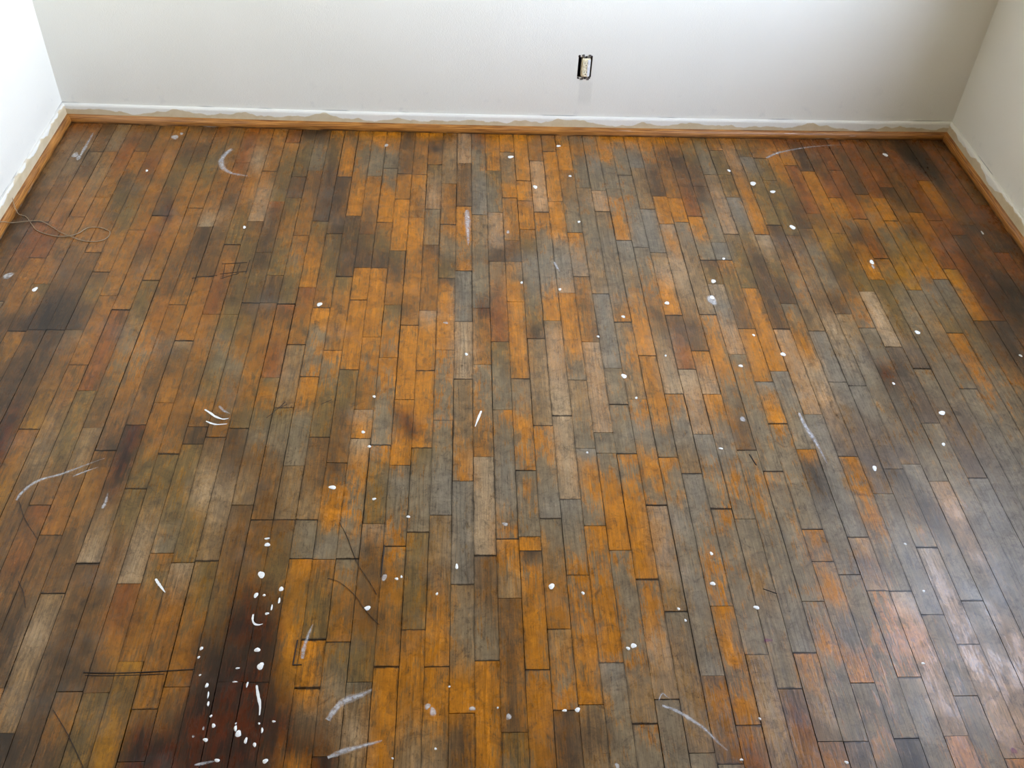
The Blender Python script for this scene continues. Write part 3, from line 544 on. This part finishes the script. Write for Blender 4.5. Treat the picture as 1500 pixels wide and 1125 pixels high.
# window in the right-hand wall (out of the picture, it lights the room)
win = bpy.data.objects.new('window_1', None); C.objects.link(win)
win.location = (XR + WALL_T - .035, (WIN_Y0 + WIN_Y1) / 2, WIN_Z0)
tag(win, 'white framed sash window that lights the room', 'window', kind='structure')
wy, wh = (WIN_Y1 - WIN_Y0) / 2, WIN_Z1 - WIN_Z0
bm = bmesh.new()
for a in ((-wy, wy, 0, .045), (-wy, wy, wh - .045, wh), (-wy, -wy + .045, .045, wh - .045), (wy - .045, wy, .045, wh - .045)):
    add_box(bm, -.03, .03, *a)
obj('window_frame', bm, M_FRAME, win)
bm = bmesh.new(); add_box(bm, -.018, .018, -wy + .045, wy - .045, wh / 2 - .018, wh / 2 + .018)
obj('meeting_rail', bm, M_FRAME, win)
bm = bmesh.new(); add_box(bm, -WALL_T + .03, -.03, -wy + .001, wy - .001, .0005, .02)
obj('window_sill', bm, M_FRAME, win)

# ------------------------------------------------------------------ floor: slab + single boards
bm = bmesh.new(); add_box(bm, XL - .12, XR + WALL_T, YF - .12, YB + .12, -.08, -.009)
floor = tag(obj('floor', bm, M_SUB), 'old orange oak strip floor, worn grey and paint-spotted', 'floor', kind='structure')

# what each letter in COLS stands for: colour of the old finish, colour of the bare worn wood, share worn away; H is O dulled, left-side local light put into the colour
CODES = {
    'O': ((224, 145, 38), (166, 122, 64), .22), 'o': ((188, 125, 48), (148, 110, 64), .36),
    'r': ((166, 98, 38), (128, 83, 44), .30),   'Y': ((196, 138, 42), (154, 113, 56), .26),
    'T': ((204, 176, 143), (182, 156, 127), .3), 't': ((178, 142, 98), (158, 130, 96), .5),
    'P': ((210, 166, 122), (186, 155, 125), .42), 'M': ((216, 140, 42), (158, 134, 104), .46),
    'm': ((210, 139, 52), (156, 137, 111), .66), 'G': ((188, 141, 87), (155, 138, 113), .78),
    'g': ((168, 147, 120), (153, 143, 130), .85), 'e': ((168, 124, 59), (136, 111, 67), .62),
    'H': ((190, 124, 46), (146, 108, 60), .30), 'b': ((150, 122, 94), (126, 108, 92), .6), 'd': ((112, 94, 78), (86, 76, 68), .6),
    'B': ((152, 105, 53), (126, 94, 58), .5),    'D': ((124, 88, 52), (94, 72, 49), .55),
    'K': ((84, 62, 44), (56, 45, 35), .6),      'R': ((98, 41, 17), (50, 20, 11), .5),
}
ALBEDO = (0.58, 0.545, 0.47)
CODES = {k: (tuple(v * u for v, u in zip(lin(a), ALBEDO)), tuple(v * u for v, u in zip(lin(c), ALBEDO)), w) for k, (a, c, w) in CODES.items()}

def blend(a, c, t):
    return (tuple(u + (v - u) * t for u, v in zip(a[0], c[0])), tuple(u + (v - u) * t for u, v in zip(a[1], c[1])), a[2] + (c[2] - a[2]) * t)

def wear_at(knots, s, x, y):
    if s <= knots[0][0]: w = CODES[knots[0][1]]
    elif s >= knots[-1][0]: w = CODES[knots[-1][1]]
    else:
        for (s0, c0), (s1, c1) in zip(knots, knots[1:]):
            if s0 <= s <= s1:
                w = blend(CODES[c0], CODES[c1], (s - s0) / max(1e-6, s1 - s0)); break
    for sx, sy, rx, ry, code, k in STAINS:
        d = math.hypot((x - sx) / rx, (y - sy) / ry)
        if d < 1.35:
            w = blend(w, CODES[code], k * min(1, max(0, (1.35 - d) / .7)))
    return w

def state_of(k, s):
    for a, c, kn in LAYOUT.get(k, ()):
        if a <= s <= c: return kn
    return None

def board_data(bm, k, s0, s1, knots, rows=None):
    """one strip of oak between distances s0 and s1 (metres) from the far shoe moulding"""
    fin = bm.verts.layers.float_color.get('finish') or bm.verts.layers.float_color.new('finish')
    wor = bm.verts.layers.float_color.get('worn') or bm.verts.layers.float_color.new('worn')
    ac = bm.verts.layers.float.get('across') or bm.verts.layers.float.new('across')
    sd = bm.verts.layers.float.get('board_seed') or bm.verts.layers.float.new('board_seed')
    r = random.random()
    gl, gr = (random.uniform(.0007, .0013) if random.random() < .3 else random.uniform(.0002, .0005) for _ in (0, 1))
    x0, x1 = max(k * BOARD + gl, XL + .002), min((k + 1) * BOARD - gr, XR - .002)
    e0, e1 = random.uniform(.0003, .0010), random.uniform(.0003, .0010)
    a, c = s0 + e0, s1 - e1
    n = rows if rows else max(2, min(6, int((c - a) / .05)))
    ss = [a, a + .007] + [a + (c - a) * i / n for i in range(1, n)] + [c - .007, c]
    dz0, dz1, tx = random.uniform(-.0004, .0004), random.uniform(-.0004, .0004), random.uniform(-.0003, .0003)
    end0, end1 = random.choice((0, .2, .5, .8, .95)), random.choice((0, .2, .5, .8, .95))
    grid = []
    for i, s in enumerate(ss):
        row = []
        z = dz0 + (dz1 - dz0) * (s - a) / (c - a)
        for j, x in enumerate((x0, x0, (x0 + x1) / 2, x1, x1)):
            v = bm.verts.new((x, -s, -.008 if j in (0, 4) else z + tx * (j - 2)))
            w3 = wear_at(knots, s, x, -s)
            if j != 2:                       # dirt and wear bleed a little into the next board
                kn = state_of(k - 1 if j < 2 else k + 1, s)
                if kn: w3 = blend(w3, wear_at(kn, s, x, -s), .38)
            f, w, amt = w3
            edge = end0 if i == 0 else end1 if i == len(ss) - 1 else 0.0
            v[fin] = (*f, amt); v[wor] = (*w, edge); v[sd] = r; v[ac] = 1.0 if j == 2 else 0.0
            row.append(v)
        grid.append(row)
    for p, q in zip(grid, grid[1:]):
        for j in range(4): bm.faces.new((p[j], q[j], q[j + 1], p[j + 1]))
    bm.faces.new(grid[0]); bm.faces.new(list(reversed(grid[-1])))

cam_m = Matrix(CAM_ROT).transposed()
def picture_area(k, s0, s1):
    """rough size with which a board shows in the picture, 0 when it is outside the frame"""
    best, inside = 0, False
    pts = []
    for s in (s0, (s0 + s1) / 2, s1):
        v = cam_m @ (Vector(((k + .5) * BOARD, -s, 0)) - Vector(CAM_POS))
        if v.z > -.2: return 0
        px, py = 750 + 1426.8 * v.x / -v.z, 562.5 - 1426.8 * v.y / -v.z
        pts.append((px, py, -v.z))
        inside |= -12 < px < 1512 and 170 < py < 1137
    if not inside: return 0
    return abs(min(pts[2][1], 1125) - max(pts[0][1], 170)) * BOARD * 1426 / pts[1][2]

boards = []
LAYOUT = {}
DEPTH = -YF
for k in range(-29, 36):
    src = COLS[max(-28, min(34, k))]
    planks, knots = [], []
    start = -.018
    for tok in src.split():
        v = int(tok[:-1]) / 1000
        if tok[-1] == '|':
            planks.append((start, v, knots)); start, knots = v, []
        else:
            knots.append((v, tok[-1]))
    last = knots[-1][0] if knots else start
    tail = knots[-1][1] if knots else 'G'
    end = max(last + random.uniform(.05, .25), start + .25)
    planks.append((start, end, knots or [(start, tail)]))
    while end < DEPTH - .004:
        nx = min(end + random.uniform(.25, .6), DEPTH - .003)
        if DEPTH - nx < .1: nx = DEPTH - .003
        cs = random.choice('OooGGemtTBMg')
        planks.append((end, nx, [(end, cs), (nx, random.choice('OGetM'))]))
        end = nx
    LAYOUT[k] = planks
    for a, c, kn in planks:
        if c - a > .02: boards.append((picture_area(k, a, c), k, a, c, kn))
boards.sort(key=lambda t: -t[0])
rest = bmesh.new()
for i, (area, k, a, c, kn) in enumerate(boards):
    if i < 300 and area > 0:
        bm = bmesh.new(); board_data(bm, k, a, c, kn)
        obj('plank', bm, M_BOARD, floor)
    else:
        board_data(rest, k, a, c, kn)
tag(obj('plank_rows', rest, M_BOARD, floor), None, None, kind='stuff')

# ------------------------------------------------------------------ paint on the floor (stuck to the boards, so part of the floor)
def drop_mesh(rx, ry, h=.0011, n=12):
    bm = bmesh.new()
    ph = random.uniform(0, 6.28)
    so = bm.verts.layers.float.new('soft')
    ring, mid = [], []
    for i in range(n):
        a = 2 * math.pi * i / n
        k = 1 + .14 * math.sin(2 * a + ph) + .09 * math.sin(3 * a + 2 * ph) + random.uniform(-.05, .05)
        ring.append(bm.verts.new((rx * k * math.cos(a), ry * k * math.sin(a), .0004)))
        mid.append(bm.verts.new((rx * k * .72 * math.cos(a), ry * k * .72 * math.sin(a), .0004 + h * .8)))
    top = bm.verts.new((0, 0, .0004 + h))
    for v in mid: v[so] = .55
    top[so] = 1.0
    for i in range(n):
        j = (i + 1) % n
        bm.faces.new((ring[i], ring[j], mid[j], mid[i])); bm.faces.new((mid[i], mid[j], top))
    for f in bm.faces: f.smooth = True
    return bm

for kind, x, y, rx, ry in DRIPS:
    m, nm = {'d': (M_PAINT, 'paint_drop'), 's': (M_SMUDGE, 'paint_smudge'), 'm': (M_MAGENTA, 'magenta_spot')}[kind]
    o = obj(nm, drop_mesh(rx, ry, .0012 if kind == 'd' else .0003), m, floor)
    o.location = (x, y, 0)

THICK = {1, 2, 6, 7, 8, 10}        # strokes that dried as solid white paint
for si, (w, pts) in enumerate(SMEARS):
    path = smooth_path([(x, y, 0) for x, y in pts], 4)
    bm = bmesh.new()
    so = bm.verts.layers.float.new('soft')
    rows = []
    for i, p in enumerate(path):
        t = (path[min(i + 1, len(path) - 1)] - path[max(i - 1, 0)]).normalized()
        nrm = Vector((-t.y, t.x, 0))
        u = i / (len(path) - 1)
        hw = (1.0 if si in THICK else 1.35) * w * (.25 + .75 * math.sin(math.pi * min(1, u * .8 + .18))) * random.uniform(.8, 1.2)
        rows.append([bm.verts.new(p + nrm * hw * c + Vector((0, 0, z))) for c, z in ((-1, .0005), (0, .0009), (1, .0005))])
    for i, rw in enumerate(rows): rw[1][so] = min(1, 1.25 - i / len(rows))
    for a, c in zip(rows, rows[1:]):
        for j in range(2): bm.faces.new((a[j], c[j], c[j + 1], a[j + 1]))
    for f in bm.faces: f.smooth = True
    obj('paint_smear', bm, M_PAINT if si in THICK else M_SMEAR, floor)

for pts, r in (([(-.7729, -2.204), (-.7222, -2.206), (-.6694, -2.2051), (-.6168, -2.2025), (-.5575, -2.1986)], .0013),
               ([(-.7673, -2.2101), (-.7075, -2.2114), (-.6154, -2.2086)], .0009),
               ([(-.3625, -2.1333), (-.3640, -2.165), (-.3647, -2.1912)], .0014), ([(-.3647, -2.1912), (-.3472, -2.1906)], .0014)):
    bm = bmesh.new(); add_tube(bm, smooth_path([(x, y, .0003) for x, y in pts], 4), r, 5)
    obj('scratch', bm, M_SCRATCH, floor)
for pts, r in SCUFFS:
    bm = bmesh.new(); add_tube(bm, smooth_path([(x, y, .0002 - r * .4) for x, y in pts], 3), r, 5)
    obj('scratch', bm, M_SCRATCH, floor)

# ------------------------------------------------------------------ baseboards and shoe mouldings, mitred in the corners
BASE_T, BASE_H = .010, .066
base_prof = [(0, 0), (BASE_T, 0), (BASE_T, .058), (.0085, .0625), (.005, .0655), (0, BASE_H)]
shoe_prof = [(BASE_T, .0006), (BASE_T + .014, .0006), (BASE_T + .014, .012), (BASE_T + .0128, .018), (BASE_T + .0095, .0235), (BASE_T + .005, .0268), (BASE_T, .028)]

def sweep_back(prof, n=24):
    bm = bmesh.new(); rows = []
    for i in range(n + 1):
        row = []
        for d, z in prof:
            x = XL + d + (XR - XL - 2 * d) * i / n
            row.append(bm.verts.new((x, YB - lens_bow(x) - d, z)))
        rows.append(row)
    return close(bm, rows)

def sweep_side(prof, side, n=10):
    bm = bmesh.new(); rows = []
    xw = XL if side < 0 else XR
    for i in range(n + 1):
        row = []
        for d, z in prof:
            x = xw - side * d
            y0 = YB - lens_bow(x) - d
            row.append(bm.verts.new((x, y0 + (YF + d * 0 - y0) * i / n, z)))
        rows.append(row)
    return close(bm, rows)

def close(bm, rows):
    m = len(rows[0])
    for a, c in zip(rows, rows[1:]):
        for j in range(m): bm.faces.new((a[j], a[(j + 1) % m], c[(j + 1) % m], c[j]))
    bm.faces.new(list(reversed(rows[0]))); bm.faces.new(rows[-1])
    bmesh.ops.recalc_face_normals(bm, faces=bm.faces)
    return bm

tag(obj('baseboard_back', sweep_back(base_prof), M_BASE), 'low cream baseboard half brushed white below the outlet', 'baseboard', kind='structure')
tag(obj('baseboard_left', sweep_side(base_prof, -1), M_BASE_SIDE), 'low cream baseboard half brushed white beside the floor wire', 'baseboard', kind='structure')
tag(obj('baseboard_right', sweep_side(base_prof, 1), M_BASE_SIDE), 'low cream baseboard half brushed white on the shaded wall', 'baseboard', kind='structure')
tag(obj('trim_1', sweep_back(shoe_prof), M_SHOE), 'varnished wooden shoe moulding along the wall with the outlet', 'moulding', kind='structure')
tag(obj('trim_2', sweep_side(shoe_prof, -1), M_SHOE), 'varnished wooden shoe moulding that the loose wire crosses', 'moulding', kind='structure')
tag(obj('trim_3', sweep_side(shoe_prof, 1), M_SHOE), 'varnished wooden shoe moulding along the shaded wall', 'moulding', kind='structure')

# ------------------------------------------------------------------ uncovered outlet
OX, OZ = (HX0 + HX1) / 2, (HZ0 + HZ1) / 2
OY = YB - lens_bow(OX)
outlet = bpy.data.objects.new('electrical_outlet', None); C.objects.link(outlet)
outlet.location = (OX, OY, OZ)
tag(outlet, 'ivory outlet without cover plate in a dark wall box', 'outlet')
hw, hh = (HX1 - HX0) / 2, (HZ1 - HZ0) / 2
bm = bmesh.new()                                           # open steel box
t_ = .0016
add_box(bm, -hw + .0004, hw - .0004, HD - .006, HD - .001, -hh + .0004, hh - .0004)
add_box(bm, -hw + .0004, -hw + t_, .003, HD - .006, -hh + .0004, hh - .0004)
add_box(bm, hw - t_, hw - .0004, .003, HD - .006, -hh + .0004, hh - .0004)
add_box(bm, -hw + t_, hw - t_, .003, HD - .006, -hh + .0004, -hh + t_)
add_box(bm, -hw + t_, hw - t_, .003, HD - .006, hh - t_, hh - .0004)
obj('wall_box', bm, M_BOX, outlet)
bm = bmesh.new()                                           # receptacle body, corners rounded, front proud of the strap
vs_ = add_box(bm, -.0125, .0185, -.006, .026, -.0335, .0335)
bmesh.ops.bevel(bm, geom=[e for e in bm.edges], offset=.003, segments=2, affect='EDGES')
body = obj('receptacle_body', bm, M_IVORY, outlet)
for s in (-1, 1):
    bm = bmesh.new()
    add_box(bm, -.0085, .0145, -.0085, -.006, s * .0165 - .0125, s * .0165 + .0125)
    bmesh.ops.bevel(bm, geom=[e for e in bm.edges if abs(e.verts[0].co.y - e.verts[1].co.y) > .001], offset=.005, segments=3, affect='EDGES')
    face = obj('socket_face', bm, M_IVORY, body)
    bm = bmesh.new()
    add_box(bm, -.0025, -.0012, -.0088, -.0084, s * .0165 - .001, s * .0165 + .006)
    add_box(bm, .0072, .0085, -.0088, -.0084, s * .0165 - .001, s * .0165 + .006)
    add_box(bm, .0012, .0048, -.0088, -.0084, s * .0165 - .0075, s * .0165 - .0045)
    obj('socket_slot', bm, M_SLOT, body)
bm = bmesh.new(); add_box(bm, .0072, .0172, -.0094, -.0060, -.030, .031)     # wall paint over one side of the sockets
bmesh.ops.bevel(bm, geom=[e for e in bm.edges], offset=.0012, segments=2, affect='EDGES')
obj('paint_film', bm, M_PAINT, body)
for s in (-1, 1):                                          # steel strap with ears above and below
    bm = bmesh.new()
    z0, z1 = sorted((s * .0335, s * .0395))
    add_box(bm, -.0065, .0125, -.0022, -.0006, z0, z1)
    z0, z1 = sorted((s * .0395, s * .0465))
    add_box(bm, -.0125, -.004, -.0022, -.0006, z0, z1)
    add_box(bm, .010, .0185, -.0022, -.0006, z0, z1)
    obj('mounting_strap', bm, M_METAL, outlet)
for s in (-1, 1):
    bm = bmesh.new()
    add_tube(bm, [Vector((.003, -.0045, s * .0385)), Vector((.003, -.002, s * .0385))], .0036, 10)
    obj('screw', bm, M_SLOT, outlet)
for (x, z, rx, rz) in ((-.022, .0405, .004, .005), (.021, .039, .004, .004), (-.008, .0455, .003, .002), (-.0205, -.040, .005, .003), (.018, -.039, .005, .003), (-.004, -.042, .003, .003)):
    bm = drop_mesh(rx, rz, .0006, 9)                       # chipped plaster edges round the hole
    bmesh.ops.rotate(bm, verts=bm.verts, cent=(0, 0, 0), matrix=Matrix.Rotation(math.radians(90), 3, 'X'))
    o = obj('chipped_edge', bm, M_BOX, outlet)
    o.location = (x, 0, z)

# ------------------------------------------------------------------ loose wire and threads lying on the floor
A_W = [(-1.4440, -.560, .040), (-1.4336, -.585, .0300), (-1.4255, -.5985, .0180), (-1.4205, -.600, .005), (-1.398, -.6074, .002), (-1.3649, -.6521, .002),
       (-1.3388, -.6835, .002), (-1.2881, -.708, .002), (-1.2438, -.7124, .003), (-1.2139, -.695, .002), (-1.1935, -.6647, .002)]
B_W = [(-1.4415, -.690, .036), (-1.4336, -.678, .0300), (-1.4255, -.665, .0180), (-1.4221, -.6453, .005), (-1.3503, -.6328, .0045), (-1.3062, -.658, .002), (-1.2626, -.6956, .0045),
       (-1.2284, -.7152, .005), (-1.1889, -.7328, .002), (-1.1509, -.7373, .002), (-1.1264, -.7258, .002), (-1.1168, -.7036, .002), (-1.12, -.6837, .002), (-1.1308, -.6743, .002)]
bm = bmesh.new(); add_tube(bm, smooth_path(A_W + [(-1.158, -.661, .002)] + B_W[::-1], 5), .0012, 6)
for f in bm.faces: f.smooth = True
tag(obj('loose_wire', bm, M_WIRE), 'thin brown wire doubled back in a loop by the moulding', 'wire')
THREADS = [
    ([(-.3069, -1.827), (-.2864, -1.8662), (-.2667, -1.9176), (-.2538, -1.9472), (-.2285, -1.9871), (-.2084, -2.0241)], 'dark thread running straight to a white splash on the boards'),
    ([(-.3172, -1.9813), (-.2897, -1.9921), (-.2547, -2.0256), (-.2318, -2.0601), (-.2098, -2.0871), (-.1977, -2.0987)], 'dark thread passing under a round white paint drop'),
    ([(-1.0398, -1.7668), (-1.0149, -1.8107), (-.9886, -1.8458), (-.9647, -1.8745)], 'dark thread starting at the tip of a long white smear'),
    ([(-.9716, -1.9837), (-.9501, -2.015), (-.9338, -2.0523)], 'short dark thread beside a pale tan board'),
    ([(-.8068, -2.2837), (-.7693, -2.3285), (-.7428, -2.3638), (-.7179, -2.3994), (-.6897, -2.4442)], 'dark thread slanting over olive boards beside a yellow one'),
]
for pts, lab in THREADS:
    bm = bmesh.new(); add_tube(bm, smooth_path([(x, y, .0009) for x, y in pts], 5), .0006, 6)
    tag(obj('thread', bm, M_THREAD), lab, 'thread', 'dark threads on the floor')
